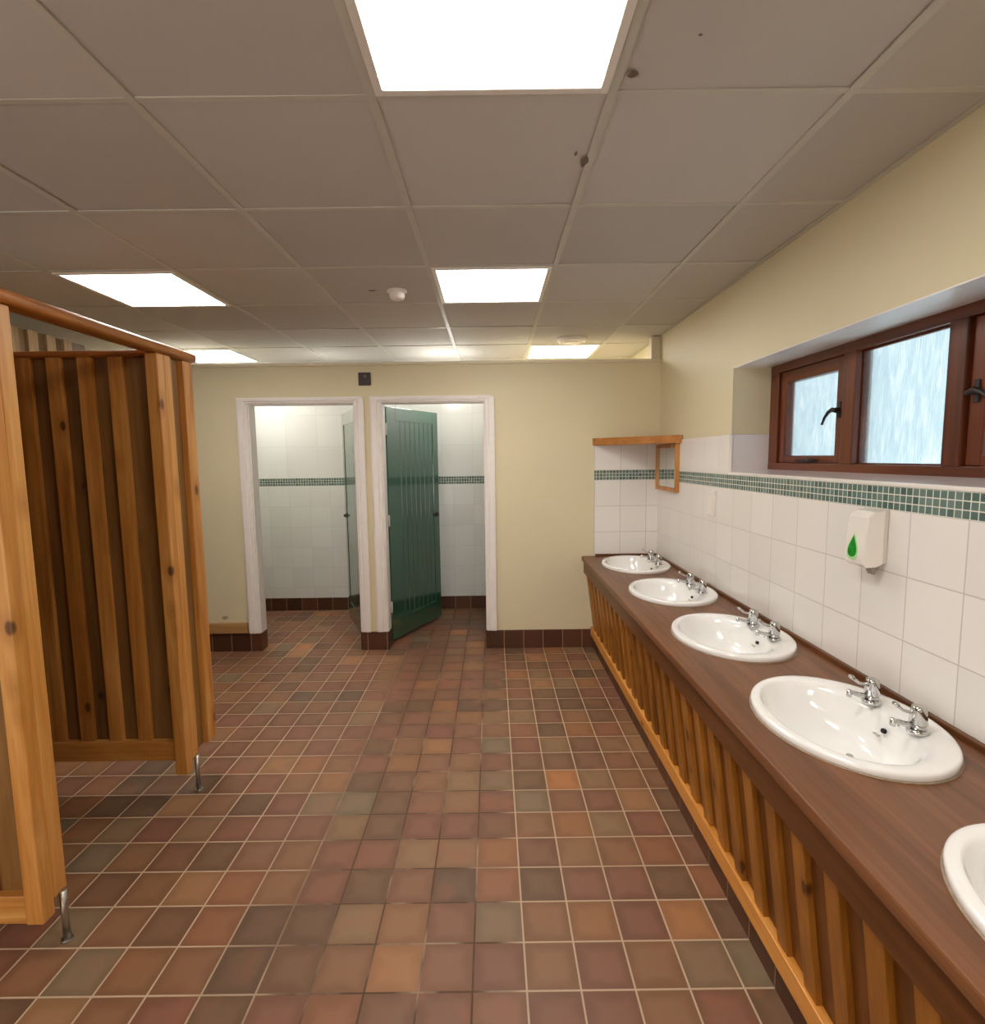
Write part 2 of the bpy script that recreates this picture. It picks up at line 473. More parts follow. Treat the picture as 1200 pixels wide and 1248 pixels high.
box(bm, (W + .001, WY0, WZ1 - .004), (1.487, WY1, WZ1), mi=1)
struct('trim_3', bm, [white_tile_r, white_paint], 'glossy white tiles lining the window sill and reveal', 'trim')

# skirtings
bm = bmesh.new()
for x0, x1 in [(XL, D1[0] - .0), (D1[1], D2[0]), (D2[1], .80)]:
    box(bm, (x0, B - .012, 0), (x1, B, .146), .003)
for x, s in [(D1[0], 1), (D1[1], -1), (D2[0], 1), (D2[1], -1)]:
    box(bm, (x, B - .010, 0), (x + s * .010, Y2, .146), .002)
struct('baseboard_back', bm, skirt_x, 'dark brown tile skirting along the partition', 'skirting')
bm = bmesh.new(); box(bm, (XL, B - .03, .152), (-1.952, B, .236), .004)
struct('baseboard_left', bm, skirt_wood, 'plain timber skirting strip above the brown tiles', 'skirting')
bm = bmesh.new()
prism(bm, [(-2.165, .268), (-2.150, .286), (-2.128, .289), (-2.106, .279), (-2.118, .266), (-2.142, .258)], 1, B - .003, B, 0)
struct('trim_4', bm, plain('chipped_plaster', lin(176, 158, 128), .9, vary=.3, scale=70), 'chipped plaster patch low on the partition', 'trim')

# ceiling: tiles in a T-bar grid
CX0, CY0, G = -.2883, 1.4403, .6
lights = {'a': (0, -1), 'b': (0, 2), 'c': (-3, 2), 'd': (1, 5), 'e': (-4, 5), 'f': (0, -4)}  # f is an extra panel added for its light, unseen behind the camera
lit = set(lights.values())
bm = bmesh.new()
i0, i1, j0, j1 = -6, 3, -6, 7
for i in range(i0, i1):
    for j in range(j0, j1):
        if (i, j) in lit: continue
        x0, y0 = CX0 + i * G, CY0 + j * G
        xa, xb, ya, yb = max(x0, XL) + .006, min(x0 + G, W) - .006, max(y0, YF) + .006, min(y0 + G, BACK) - .006
        if xb - xa < .02 or yb - ya < .02: continue
        t = bmesh.new()
        sag = [random.uniform(-.0015, .0035) for _ in range(4)]
        c = [t.verts.new(q) for q in [(xa, ya, HC + .005 - sag[0]), (xb, ya, HC + .005 - sag[1]), (xb, yb, HC + .005 - sag[2]), (xa, yb, HC + .005 - sag[3])]]
        d = [t.verts.new((v.co.x, v.co.y, HC + .02)) for v in c]
        t.faces.new(c); t.faces.new(d[::-1])
        for k in range(4): t.faces.new([c[k], d[k], d[(k + 1) % 4], c[(k + 1) % 4]])
        merge(bm, t, 0)
box(bm, (XL, YF, HC + .06), (W + .3, BACK + .1, HC + .1), mi=1)
# two torn spots
def blob(cx, cy, r, n=9, st=1.0):
    t = bmesh.new()
    vs = [t.verts.new((cx + r * random.uniform(.5, 1.1) * math.cos(6.283 * k / n), cy + st * r * random.uniform(.5, 1.1) * math.sin(6.283 * k / n), HC - .0015)) for k in range(n)]
    t.faces.new(vs[::-1]); merge(bm, t, 2)
blob(.344, 1.367, .014); blob(.296, 1.745, .014, st=2.6); blob(.262, 1.70, .005, st=3.5); blob(.46, 1.25, .006); blob(-.63, 2.98, .03, st=.5)
struct('ceiling', bm, [ceil_mat, black, chip_mat], 'suspended ceiling of large grey square tiles', 'ceiling')
bm = bmesh.new()
for i in range(i0, i1 + 1):
    x = CX0 + i * G
    if XL < x < W: box(bm, (x - .012, YF, HC - .0005), (x + .012, BACK, HC + .004))
for j in range(j0, j1 + 1):
    y = CY0 + j * G
    if not YF < y < BACK: continue
    for i in range(i0 - 1, i1 + 1):
        xa, xb = max(CX0 + i * G + .012, XL), min(CX0 + (i + 1) * G - .012, W)
        if xb > xa: box(bm, (xa, y - .009, HC + .0005), (xb, y + .009, HC + .0045))
box(bm, (W - .02, YF, HC - .0005), (W, BACK, HC + .003))
struct('trim_5', bm, grid_mat, 'pale metal bars of the ceiling grid', 'trim')

# ------------------------------------------------------------------ ceiling lights
def make_light():
    t = thing('ceiling_light', (CX0 + G / 2, CY0 - G / 2, HC), '', 'ceiling light')
    x0, y0 = CX0, CY0 - G
    bm = bmesh.new(); z0, z1, f = HC - .006, HC + .03, .022
    for lo, hi in [((x0 + .012, y0 + .012, z0), (x0 + .012 + f, y0 + G - .012, z1)), ((x0 + G - .012 - f, y0 + .012, z0), (x0 + G - .012, y0 + G - .012, z1)),
                   ((x0 + .012 + f, y0 + .012, z0), (x0 + G - .012 - f, y0 + .012 + f, z1)), ((x0 + .012 + f, y0 + G - .012 - f, z0), (x0 + G - .012 - f, y0 + G - .012, z1))]:
        box(bm, lo, hi, .002)
    obj('light_frame', bm, white_plastic, t)
    bm = bmesh.new(); box(bm, (x0 + .034, y0 + .034, HC - .003), (x0 + G - .034, y0 + G - .034, HC + .01))
    obj('diffuser', bm, LIGHT, t)
    return t
L0 = make_light()
lab = {'a': 'large glowing square ceiling panel cut off by the top edge of the photo', 'b': 'glowing square ceiling panel in mid room beside the smoke detector',
       'c': 'glowing square ceiling panel over the timber cubicles', 'd': 'glowing ceiling panel beyond the partition, behind the round white vent',
       'e': 'glowing ceiling panel half hidden by the end of the cubicle headrail', 'f': 'added glowing square ceiling panel, unseen behind the camera'}
for k, (i, j) in lights.items():
    o = L0 if k == 'a' else copy_tree(L0, loc=(CX0 + (i + .5) * G, CY0 + (j + .5) * G, HC))
    tag(o, lab[k], 'ceiling light', 'square light panels in the ceiling')

# smoke detector and round vent
t = thing('smoke_detector', (-.497, 2.995, HC), 'small white domed smoke detector on the grey ceiling', 'smoke detector')
bm = bmesh.new()
for prof, mi in [([(.052, HC + .001), (.052, HC - .010), (.046, HC - .014)], 0), ]:
    r = [ell(bm, -.497, 2.995, a, a, z, 32) for a, z in prof]
    for a, b in zip(r, r[1:]): skin(bm, a, b)
    bm.faces.new(r[-1])
obj('base', bm, white_plastic, t)
bm = bmesh.new()
r = [ell(bm, -.497, 2.995, a, a, z, 32) for a, z in [(.040, HC - .013), (.041, HC - .030), (.036, HC - .042), (.022, HC - .048)]]
for a, b in zip(r, r[1:]): skin(bm, a, b)
bm.faces.new(r[-1])
obj('dome', bm, white_plastic, t)
t = thing('ceiling_vent', (.627, 4.24, HC), 'round white ceiling vent in front of the far light panel', 'vent')
bm = bmesh.new()
r = [ell(bm, .627, 4.24, a, a, z, 40) for a, z in [(.118, HC + .001), (.118, HC - .006), (.104, HC - .022), (.086, HC - .028), (.076, HC - .016)]]
for a, b in zip(r, r[1:]): skin(bm, a, b)
obj('outer_ring', bm, white_plastic, t)
bm = bmesh.new()
r = [ell(bm, .627, 4.24, a, a, z, 40) for a, z in [(.074, HC - .010), (.072, HC - .026), (.058, HC - .036)]]
for a, b in zip(r, r[1:]): skin(bm, a, b)
bm.faces.new(r[-1])
obj('valve_disc', bm, white_plastic, t)

# ------------------------------------------------------------------ door casings and doors
def casing(name, d, label):
    bm = bmesh.new()
    def arch(x0, x1, z0, z1, side):
        # moulded architrave in two steps plus bead
        box(bm, (x0, B - .016, z0), (x1, B, z1), .003)
        if side == 'v':
            inner = x1 if abs(x1 - d[0]) < .01 or abs(x1 - d[1]) < .01 else x0
            s = -1 if inner == x1 else 1
            box(bm, (inner + s * .030, B - .024, z0), (inner + s * .078, B - .010, z1 - .012), .006, 3)
            box(bm, (inner + s * .010, B - .020, z0), (inner + s * .020, B - .010, z1 - .035), .004, 3)
    o = .084
    xl, xr = d[0] - o, d[1] + (.070 if name == 'trim_6' else .052)
    if name == 'trim_7': xl = d[0] - .086
    arch(xl, d[0], .146, DH + .045, 'v'); arch(d[1], xr, .146, DH + .045, 'v')
    box(bm, (d[0], B - .016, DH), (d[1], B, DH + .045), .003)
    box(bm, (d[0] - .06, B - .024, DH + .014), (d[1] + .045, B - .010, DH + .041), .006, 3)
    # lining and stop
    for x, s in [(d[0], 1), (d[1], -1)]:
        box(bm, (x, B - .004, .146), (x + s * .008, Y2 + .004, DH), .002)
    box(bm, (d[0], B - .004, DH - .008), (d[1], Y2 + .004, DH), .002)
    struct(name, bm, white_paint, label, 'door frame')
casing('trim_6', D1, 'white moulded door frame around the doorway with the part-seen green door')
casing('trim_7', D2, 'white moulded door frame around the doorway with the wide-open green door')

def make_door(name, hinge, free, thick_side, label, knob_face):
    """leaf built in local x (0 at hinge .. L), y thickness, then swung into place"""
    t = thing(name, (hinge[0], hinge[1], 0), label, 'door', kind='structure')
    dx, dy = free[0] - hinge[0], free[1] - hinge[1]
    L = math.hypot(dx, dy); ang = math.atan2(dy, dx)
    z0, z1, th = .035, 1.925, .044
    M = Matrix.Translation((hinge[0], hinge[1], 0)) @ Matrix.Rotation(ang, 4, 'Z')
    y0, y1 = (0, th) if thick_side > 0 else (-th, 0)
    bm = bmesh.new(); q = bmesh.new()
    rec = .005
    st, tr, br = .115, .105, .16
    box(q, (0, y0, z0), (st, y1, z1), .002); box(q, (L - st * .75, y0, z0), (L, y1, z1), .002)
    box(q, (st, y0, z1 - tr), (L - st * .75, y1, z1), .002); box(q, (st, y0, z0), (L - st * .75, y1, z0 + br), .002)
    n = 8; x0, x1 = st, L - st * .75; w = (x1 - x0) / n
    for k in range(n):
        a, b = x0 + k * w, x0 + (k + 1) * w; v = .0055
        prism(q, [(a, y0 + rec + v), (a + v, y0 + rec), (b - v, y0 + rec), (b, y0 + rec + v), (b, y1 - rec - v), (b - v, y1 - rec), (a + v, y1 - rec), (a, y1 - rec - v)], 2, z0 + br, z1 - tr)
    merge(bm, q, 0, M)
    obj('door_leaf', bm, green_paint, t)
    for z in (1.75, 1.02, .31):
        bm = bmesh.new(); q = bmesh.new()
        box(q, (-.0025, y0 + .006, z - .045), (.001, y1 - .012, z + .045), .0006)
        tube(q, [(-.004, knob_face * .0 + (y0 if knob_face < 0 else y1), z - .046), (-.004, (y0 if knob_face < 0 else y1), z + .046)], .006, 12)
        merge(bm, q, 0, M)
        h = obj('hinge', bm, steel if name == 'door_1' else white_plastic, t)
    bm = bmesh.new(); q = bmesh.new()
    for s, yy in ((-1, y0), (1, y1)):
        tube(q, [(L - .055, yy, 1.0), (L - .055, yy + s * .004, 1.0)], .024, 20)
        tube(q, [(L - .055, yy + s * .003, 1.0), (L - .055, yy + s * .016, 1.0), (L - .055, yy + s * .022, 1.0)], [.013, .013, .009], 16)
    merge(bm, q, 0, M)
    obj('indicator_bolt', bm, iron, t)['label'] = 'round black indicator bolt'
    bm = bmesh.new(); q = bmesh.new()
    box(q, (L - .002, y0 + .008, .74), (L + .014, y1 - .008, .82), .003)
    merge(bm, q, 0, M)
    obj('latch', bm, plain('bronze_latch_' + name, lin(96, 74, 62), .4, metal=.7), t)
    return t
make_door('door_1', (-1.062, 4.285), (-1.372, 4.985), -1, 'green boarded door seen almost edge-on in the doorway next to the timber cubicles', -1)
make_door('door_2', (-.826, 4.285), (-.494, 4.975), 1, 'green boarded door standing ajar with its grooved face in full view', -1)

# black square plate above the doors
t = thing('switch_plate', (-.958, B, 2.12), 'dark brown square isolator plate above and between the doorways', 'switch plate')
bm = bmesh.new(); box(bm, (-1.005, B - .012, 2.073), (-.911, B, 2.170), .004); obj('plate', bm, dark_brown, t)
bm = bmesh.new(); box(bm, (-.966, B - .019, 2.125), (-.940, B - .010, 2.150), .004); box(bm, (-.958, B - .022, 2.13), (-.948, B - .015, 2.146), .002)
obj('rocker', bm, plain('worn_rocker', lin(92, 82, 76), .4), t)['label'] = 'small worn grey rocker'

# ------------------------------------------------------------------ window
win = thing('window_1', (1.49, 2.0, 1.436), 'long mahogany framed window with obscured rain glass over the basins', 'window', kind='structure')
FX0, FX1 = 1.488, 1.555
bm = bmesh.new()
y0, y1, z0, z1 = 1.092, 2.910, 1.431, 1.974
box(bm, (FX0, y0, z0), (FX1, y1, 1.468), .003); box(bm, (FX0, y0, 1.930), (FX1, y1, z1), .003)
obj('window_rail_frame', bm, window_wood[1], win)
bm = bmesh.new()
for a, b in [(2.832, y1), (2.232, 2.310), (1.715, 1.786), (y0, 1.168)]:
    box(bm, (FX0 + (.0 if a > 2.8 or a < 1.2 else -.004), a, 1.466), (FX1, b, 1.932), .004)
obj('window_post_frame', bm, window_wood[2], win)
def sash(a, b, hs):
    za, zb = 1.469, 1.929
    bm = bmesh.new(); X = 1.500
    box(bm, (X, a, za), (1.545, a + .056, zb), .004); box(bm, (X, b - .056, za), (1.545, b, zb), .004)
    s = obj('casement', bm, window_wood[2], win)
    bm = bmesh.new()
    box(bm, (X + .001, a + .05, za), (1.544, b - .05, za + .036), .004); box(bm, (X + .001, a + .05, zb - .058), (1.544, b - .05, zb), .004)
    obj('casement_rails', bm, window_wood[1], s)
    bm = bmesh.new(); box(bm, (1.528, a + .05, za + .03), (1.534, b - .05, zb - .052)); obj('pane', bm, glass_mat, s)
    # cockspur handle
    yb = a + .028 if hs > 0 else b - .028
    bm = bmesh.new()
    box(bm, (X - .006, yb - .010, 1.665), (X, yb + .010, 1.735), .003)
    tube(bm, [(X - .004, yb, 1.70), (X - .022, yb, 1.70)], .010, 12)
    pts = [(X - .024, yb + hs * d, z) for d, z in [(-.012, 1.694), (.014, 1.702), (.040, 1.694), (.066, 1.672), (.084, 1.642)]]
    tube(bm, pts, [.009, .010, .008, .006, .0055], 10)
    obj('handle', bm, iron, s)
    ym = (a + b) / 2
    bm = bmesh.new()
    box(bm, (X - .012, ym - .09, 1.477), (X - .004, ym + .085, 1.487), .002)
    tube(bm, [(X - .014, ym - .085, 1.482), (X - .018, ym - .06, 1.488), (X - .018, ym - .02, 1.484)], .006, 8)
    tube(bm, [(X - .002, ym - .03, 1.475), (X - .014, ym - .03, 1.494)], .006, 8)
    obj('stay', bm, iron, s)
sash(2.314, 2.828, 1)
sash(1.172, 1.711, -1)
bm = bmesh.new(); box(bm, (1.524, 1.780, 1.462), (1.530, 2.240, 1.936)); obj('pane', bm, glass_mat, win)
bm = bmesh.new()
for lo, hi in [((1.512, 1.786, 1.921), (1.524, 2.232, 1.930)), ((1.512, 1.786, 1.468), (1.524, 2.232, 1.474)), ((1.512, 1.786, 1.474), (1.524, 1.793, 1.921)), ((1.512, 2.225, 1.474), (1.524, 2.232, 1.921))]:
    box(bm, lo, hi, .002)
obj('glazing_bead', bm, window_wood[1], win)

# ------------------------------------------------------------------ counter
CZ, CT, CXF, CY0_, CY1_ = .735, .700, .696, .12, 4.168
BAS = [(1.012, y) for y in (3.769, 2.990, 2.236, 1.489, .742)]
XB = W - TK - .002
t = thing('vanity_counter', (1.0, 2.1, CT), 'long dark brown timber counter holding the row of oval basins', 'counter')
bm = bmesh.new()
N = 64
def loop(pts): 
    vs = [bm.verts.new(p) for p in pts]
    return vs, [bm.edges.new((vs[k], vs[(k + 1) % len(vs)])) for k in range(len(vs))]
nose = [(0.006, 0), (.0018, -.0018), (0, -.006)]
prof = [(CXF + .006, CZ), (CXF + .0018, CZ - .0018), (CXF, CZ - .006), (CXF, CT + .006), (CXF + .004, CT)]
hole = {}
for z, x0 in ((CZ, CXF + .006), (CT, CXF + .004)):
    ov, edges = loop([(x0, CY0_, z), (XB, CY0_, z), (XB, CY1_, z), (x0, CY1_, z)])
    edges = list(edges)
    for n, (cx, cy) in enumerate(BAS):
        vs, e = loop([(cx + .2235 * math.cos(2 * math.pi * k / N), cy + .2825 * math.sin(2 * math.pi * k / N), z) for k in range(N)]); edges += e
        hole[n, z] = vs
    bmesh.ops.triangle_fill(bm, use_beauty=True, edges=edges)
for n in range(len(BAS)): skin(bm, hole[n, CZ], hole[n, CT])
ra = [bm.verts.new((x, CY0_, z)) for x, z in prof]; rb = [bm.verts.new((x, CY1_, z)) for x, z in prof]
for k in range(len(prof) - 1):
    bm.faces.new([ra[k], ra[k + 1], rb[k + 1], rb[k]])
for y, r in ((CY0_, ra), (CY1_, rb)):
    bm.faces.new(r + [bm.verts.new((XB, y, CT)), bm.verts.new((XB, y, CZ))])
bmesh.ops.remove_doubles(bm, verts=bm.verts[:], dist=1e-5)
obj('worktop', bm, counter_wood, t)
bm = bmesh.new()
box(bm, (XB - .018, CY0_, CZ), (XB, CY1_, .752), .003)
box(bm, (.800, CY1_ - .022, CZ), (XB - .018, CY1_, .752), .003)
obj('upstand', bm, fascia_wood, t)['label'] = 'narrow dark upstand against the tiles'

# slatted front below the counter: leans in towards the floor
t = thing('counter_front_panel', (.76, 2.1, 0), 'slatted amber pine front under the dark counter', 'panel')
bm = bmesh.new(); box(bm, (.713, CY0_, .605), (.735, CY1_, CT), .002); obj('fascia', bm, fascia_wood, t)
zt, zb = .612, .150
def lean(z, o=0.0): return .722 + (zt - z) / (zt - zb) * .058 + o
def board(bm, ya, yb, o, th):
    prism(bm, [(lean(zt, o), zt), (lean(zb, o), zb), (lean(zb, o) + th, zb), (lean(zt, o) + th, zt)], 1, ya, yb, .002)
bm = bmesh.new(); bb = bmesh.new()
k = 0; y = .85 - .13 * 6
while y < CY1_ - .02:
    board(bm, max(y - .054 + random.uniform(-.003, .003), CY0_), y + random.uniform(-.002, .002), 0, .018)
    y += .13
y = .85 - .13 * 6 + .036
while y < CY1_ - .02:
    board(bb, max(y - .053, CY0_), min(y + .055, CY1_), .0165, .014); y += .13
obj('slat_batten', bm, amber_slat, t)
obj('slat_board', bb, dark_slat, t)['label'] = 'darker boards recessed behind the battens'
bm = bmesh.new(); box(bm, (.768, CY0_, .100), (.815, CY1_, .166), .003); obj('bottom_rail', bm, amber_rail, t)
bm = bmesh.new(); box(bm, (.786, CY0_, 0), (.802, CY1_ - .01, .099), .002)
struct('baseboard_right', bm, skirt_y, 'low brown tile skirting under the slatted counter front', 'skirting')

# ------------------------------------------------------------------ washbasins
def make_basin(cx, cy):
    t = thing('washbasin', (cx, cy, CZ), '', 'washbasin')
    bm = bmesh.new()
    # (x shift, a, b, z, superellipse power)
    sec = [(0, .2215, .2805, CZ - .004, 2.0), (0, .222, .281, CZ + .0005, 2.0), (0, .231, .290, CZ + .001, 2.0), (0, .2335, .2925, CZ + .006, 2.0), (0, .2335, .2925, CZ + .016, 2.0),
           (0, .2315, .2905, CZ + .0205, 2.0), (0, .2265, .2855, CZ + .0235, 2.0), (-.002, .215, .274, CZ + .0242, 2.0), (-.014, .194, .261, CZ + .0238, 2.02), (-.022, .182, .251, CZ + .0222, 2.05),
           (-.027, .175, .245, CZ + .018, 2.08), (-.030, .169, .239, CZ + .010, 2.1), (-.031, .163, .232, CZ - .002, 2.12), (-.030, .154, .220, CZ - .026, 2.15),
           (-.022, .138, .196, CZ - .066, 2.15), (-.004, .110, .152, CZ - .098, 2.1), (.014, .068, .092, CZ - .114, 2.0), (.022, .026, .026, CZ - .119, 2.0)]
    rings = [ell(bm, cx + s, cy, a, b, z, 80, p) for s, a, b, z, p in sec]
    for a, b in zip(rings, rings[1:]): skin(bm, a, b)
    bm.faces.new(rings[-1])
    obj('bowl', bm, ceramic, t)
    bm = bmesh.new()
    r = [ell(bm, cx + .022, cy, a, a, z, 24) for a, z in [(.027, CZ - .1185), (.026, CZ - .115), (.019, CZ - .114), (.016, CZ - .1175)]]
    for a, b in zip(r, r[1:]): skin(bm, a, b)
    bm.faces.new(r[-1])
    tube(bm, [(cx + .022, cy, CZ - .118), (cx + .022, cy, CZ - .098)], [.013, .009], 16)
    obj('waste', bm, chrome, t)['label'] = 'chrome waste with plug'
    bm = bmesh.new()
    tube(bm, [(cx + .110, cy - .004, CZ - .022), (cx + .1175, cy - .004, CZ - .025)], .0070, 16)
    obj('overflow', bm, black, t)['label'] = 'dark round overflow hole'
    bm = bmesh.new()
    box(bm, (cx + .118, cy - .052, CZ + .0145), (cx + .122, cy - .046, CZ + .0215), .0012)
    obj('chain_stay', bm, steel, t)
    # faint maker's mark under the overflow: a short grey dash
    bm = bmesh.new(); box(bm, (cx + .103, cy + .004, CZ - .0455), (cx + .112, cy + .026, CZ - .0415), .0008)
    obj('stamp', bm, plain('faint_grey_stamp', lin(176, 172, 168), .3), t)['label'] = 'faint grey printed stamp'
    # sealant line
    bm = bmesh.new()
    r = [ell(bm, cx, cy, a, b, z, 80) for a, b, z in [(.231, .290, CZ + .004), (.2365, .2955, CZ + .0006)]]
    skin(bm, r[0], r[1]); obj('sealant_bead', bm, sealant, t)
    for dy in (.0835, -.0955):
        x, y, z = cx + .137, cy + dy, CZ + .0235
        bm = bmesh.new()
        tube(bm, [(x, y, z - .002), (x, y, z + .004), (x, y, z + .009)], [.0265, .0265, .0235], 24)
        tube(bm, [(x, y, z + .007), (x, y, z + .020), (x, y, z + .024)], [.0195, .0185, .0165], 24)
        tp = obj('tap', bm, chrome, t)
        bm = bmesh.new()
        tube(bm, [(x, y, z + .022), (x, y, z + .024), (x, y, z + .066), (x, y, z + .071), (x, y, z + .073)], [.0195, .0220, .0180, .0172, .012], 24)
        pts = [(x - .006, y, z + .058), (x - .026, y, z + .056), (x - .042, y, z + .060), (x - .054, y, z + .070), (x - .064, y, z + .078)]
        tube(bm, pts, [.0065, .0045, .0042, .0050, .0050], 12)
        tube(bm, [(x - .058, y, z + .074), (x - .064, y, z + .079), (x - .071, y, z + .083)], [.0055, .0072, .005], 12)
        obj('lever', bm, chrome, tp)
        bm = bmesh.new()
        tube(bm, [(x - .008, y, z + .014), (x - .036, y, z + .022), (x - .064, y, z + .031), (x - .070, y, z + .032)], [.0105, .0080, .0068, .0064], 14)
        tube(bm, [(x - .068, y, z + .038), (x - .070, y, z + .018)], [.0080, .0074], 14)
        obj('spout', bm, chrome, tp)
    return t
b0 = make_basin(*BAS[3])
blabs = {0: 'small-looking white oval basin in the corner under the shelf', 1: 'white oval basin second from the corner shelf, below the white wall plate',
         2: 'white oval basin in the middle of the five, third from the corner shelf', 3: 'white oval basin below the soap dispenser, shown whole with both taps',
         4: 'white oval basin cut off by the edge of the photo'}
for k, (cx, cy) in enumerate(BAS):
    o = b0 if k == 3 else copy_tree(b0, loc=(cx, cy, CZ))
    tag(o, blabs[k], 'washbasin', 'oval washbasins set in the counter')

# ------------------------------------------------------------------ soap dispenser
t = thing('soap_dispenser', (W - TK, 1.77, 1.14), 'white wall soap dispenser with a green drop-shaped window', 'soap dispenser')
xa = W - TK - .001
bm = bmesh.new()
prism(bm, [(xa - .010, 1.328), (xa - .046, 1.324), (xa - .066, 1.306), (xa - .070, 1.270), (xa - .078, 1.170), (xa - .076, 1.150), (xa - .066, 1.138), (xa - .030, 1.140), (xa - .010, 1.150)], 1, 1.728, 1.822, .004, 0, 2)
obj('cover', bm, white_plastic, t)
bm = bmesh.new(); box(bm, (xa - .014, 1.726, 1.152), (xa, 1.824, 1.330), .003); obj('back_plate', bm, plain('pale_grey_plastic', lin(206, 198, 188), .4, vary=.02), t)
def drop(bm, s, x_off):
    pts = []
    for k in range(28):
        a = 2 * math.pi * k / 28
        r = math.sin(a / 2) ** 2.2
        yy = math.sin(a) * .5 * (math.sin(a / 2) ** 1.5); zz = math.cos(a)
        pts.append((1.782 + yy * .046 * s * 1.3, 1.204 + zz * .036 * s - .0))
    f0 = []
    for y, z in pts:
        xs = xa - .070 - (1.270 - z) / .10 * .008
        f0.append((xs - x_off, y, z))
    a = [bm.verts.new(p) for p in f0]; b = [bm.verts.new((p[0] + .006, p[1], p[2])) for p in f0]
    bm.faces.new(a); skin(bm, a, b, False)
bm = bmesh.new(); drop(bm, 1.25, .0012); obj('window_surround', bm, drop_light, t)['label'] = 'pale green rim of the drop window'
bm = bmesh.new(); drop(bm, 1.0, .0024); obj('level_window', bm, drop_green, t)['label'] = 'dark green drop-shaped window'
bm = bmesh.new()
prism(bm, [(xa - .042, 1.142), (xa - .008, 1.148), (xa - .012, 1.136), (xa - .022, 1.112), (xa - .028, 1.112)], 1, 1.745, 1.775, .002)
obj('nozzle', bm, grey_plastic, t)

# wall plate
t = thing('wall_plate', (W - TK, 3.12, 1.16), 'slim white rectangular plate on the tiles under the mosaic band', 'wall plate')
bm = bmesh.new(); box(bm, (W - TK - .012, 3.072, 1.160), (W - TK, 3.170, 1.308), .003); obj('plate', bm, white_plastic, t)
bm = bmesh.new(); box(bm, (W - TK - .016, 3.092, 1.182), (W - TK - .010, 3.150, 1.288), .003); obj('rocker', bm, white_plastic, t)

# ------------------------------------------------------------------ corner shelf and mirror
t = thing('corner_shelf', (W, B, 1.60), 'triangular orange pine shelf fitted across the corner', 'shelf')
xs, ys = W - TK, B - TK
bm = bmesh.new(); prism(bm, [(xs, ys), (.812, ys), (xs, 3.690)], 2, 1.618, 1.640, .002); obj('shelf_board', bm, rail_x, t)
bm = bmesh.new()
d = Vector((W - .772, -(B - 3.652), 0)).normalized(); nrm = Vector((-d.y, d.x, 0))
q = bmesh.new(); Ls = math.hypot(xs - .775, ys - 3.655)
box(q, (0, 0, 1.596), (Ls, .020, 1.651), .003)
ang = math.atan2(3.655 - ys, xs - .775)
merge(bm, q, 0, Matrix.Translation((.775, ys, 0)) @ Matrix.Rotation(ang, 4, 'Z'))
lipo = obj('front_lip', bm, wood('orange_lip_pine', 0, lin(146, 90, 34), lin(174, 112, 50), lin(196, 134, 68)), t)
t = thing('mirror', (xs, 3.93, 1.25), 'small pine framed mirror hung under the corner shelf', 'mirror')
ma, mb, mz0, mz1 = 3.690, 4.150, 1.258, 1.594
bm = bmesh.new()
for lo, hi in [((xs - .026, ma, mz0), (xs, ma + .028, mz1)), ((xs - .026, mb - .028, mz0), (xs, mb, mz1)), ((xs - .025, ma + .028, mz0), (xs, mb - .028, mz0 + .028)), ((xs - .025, ma + .028, mz1 - .028), (xs, mb - .028, mz1))]:
    box(bm, lo, hi, .003)
obj('mirror_frame', bm, pine[2], t)
bm = bmesh.new(); box(bm, (xs - .014, ma + .024, mz0 + .024), (xs - .008, mb - .024, mz1 - .024)); obj('mirror_glass', bm, silver, t)

# ------------------------------------------------------------------ timber cubicles
PX = -1.380                                       # east face of the posts
def make_divider(yb, label, full, zrail):
    t = thing('cubicle_divider', (-1.9, yb, 0), label, 'cubicle divider', 'timber cubicle dividers')
    yc = yb + .055                                # centre of the panel
    # post: deep board on the camera side, shorter block behind it
    bm = bmesh.new()
    box(bm, (PX - .052, yb, .118), (PX, yb + .046, 1.966), .004)
    box(bm, (PX - .052, yb + .046, .165), (PX, yb + .098, 1.966), .004)
    obj('post', bm, pine[2], t)
    bm = bmesh.new()
    tube(bm, [(PX - .006 + .010, yb + .074, .006), (PX + .004, yb + .074, .172)], .0105, 16)
    tube(bm, [(PX + .004, yb + .074, .0), (PX + .004, yb + .074, .006)], .016, 20)
    obj('foot', bm, steel, t)['label'] = 'steel foot rod'
    bm = bmesh.new(); bb = bmesh.new()
    x = -1.548
    xe = -2.575
    box(bb, (PX - .075, yc - .002, zrail + .07), (PX - .052, yc + .018, 1.958), .002)
    while x > xe:
        box(bm, (x - .060, yc - .024, zrail + .085), (x, yc - .004, 1.957), .002)
        x -= .1295
    x = -1.430
    while x > xe:
        box(bb, (x - .128, yc - .004, zrail + .03), (x - .0015, yc + .014, 1.957), .002)
        x -= .1295
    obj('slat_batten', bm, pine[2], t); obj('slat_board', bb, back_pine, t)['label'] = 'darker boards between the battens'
    bm = bmesh.new(); box(bm, (xe - .02, yc - .030, zrail), (PX - .052, yc + .030, zrail + .092), .003); obj('bottom_rail', bm, pine[0], t)
    bm = bmesh.new(); box(bm, (xe - .02, yc - .032, 1.955), (PX - .079, yc + .032, 1.983), .011, 3); obj('top_rail', bm, rail_x, t)
    if full:
        bm = bmesh.new()
        box(bm, (PX - .045, yb + .190, .165), (PX, yb + .262, 1.966), .004)
        obj('post', bm, pine[2], t)
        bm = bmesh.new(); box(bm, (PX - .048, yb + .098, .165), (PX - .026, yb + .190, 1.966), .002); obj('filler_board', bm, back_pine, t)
    return t
make_divider(1.500, 'timber divider closest to the camera, its knotty post cut by the photo edge', False, .100)
make_divider(2.278, 'slatted timber divider with broad light battens and a double end post', True, .172)
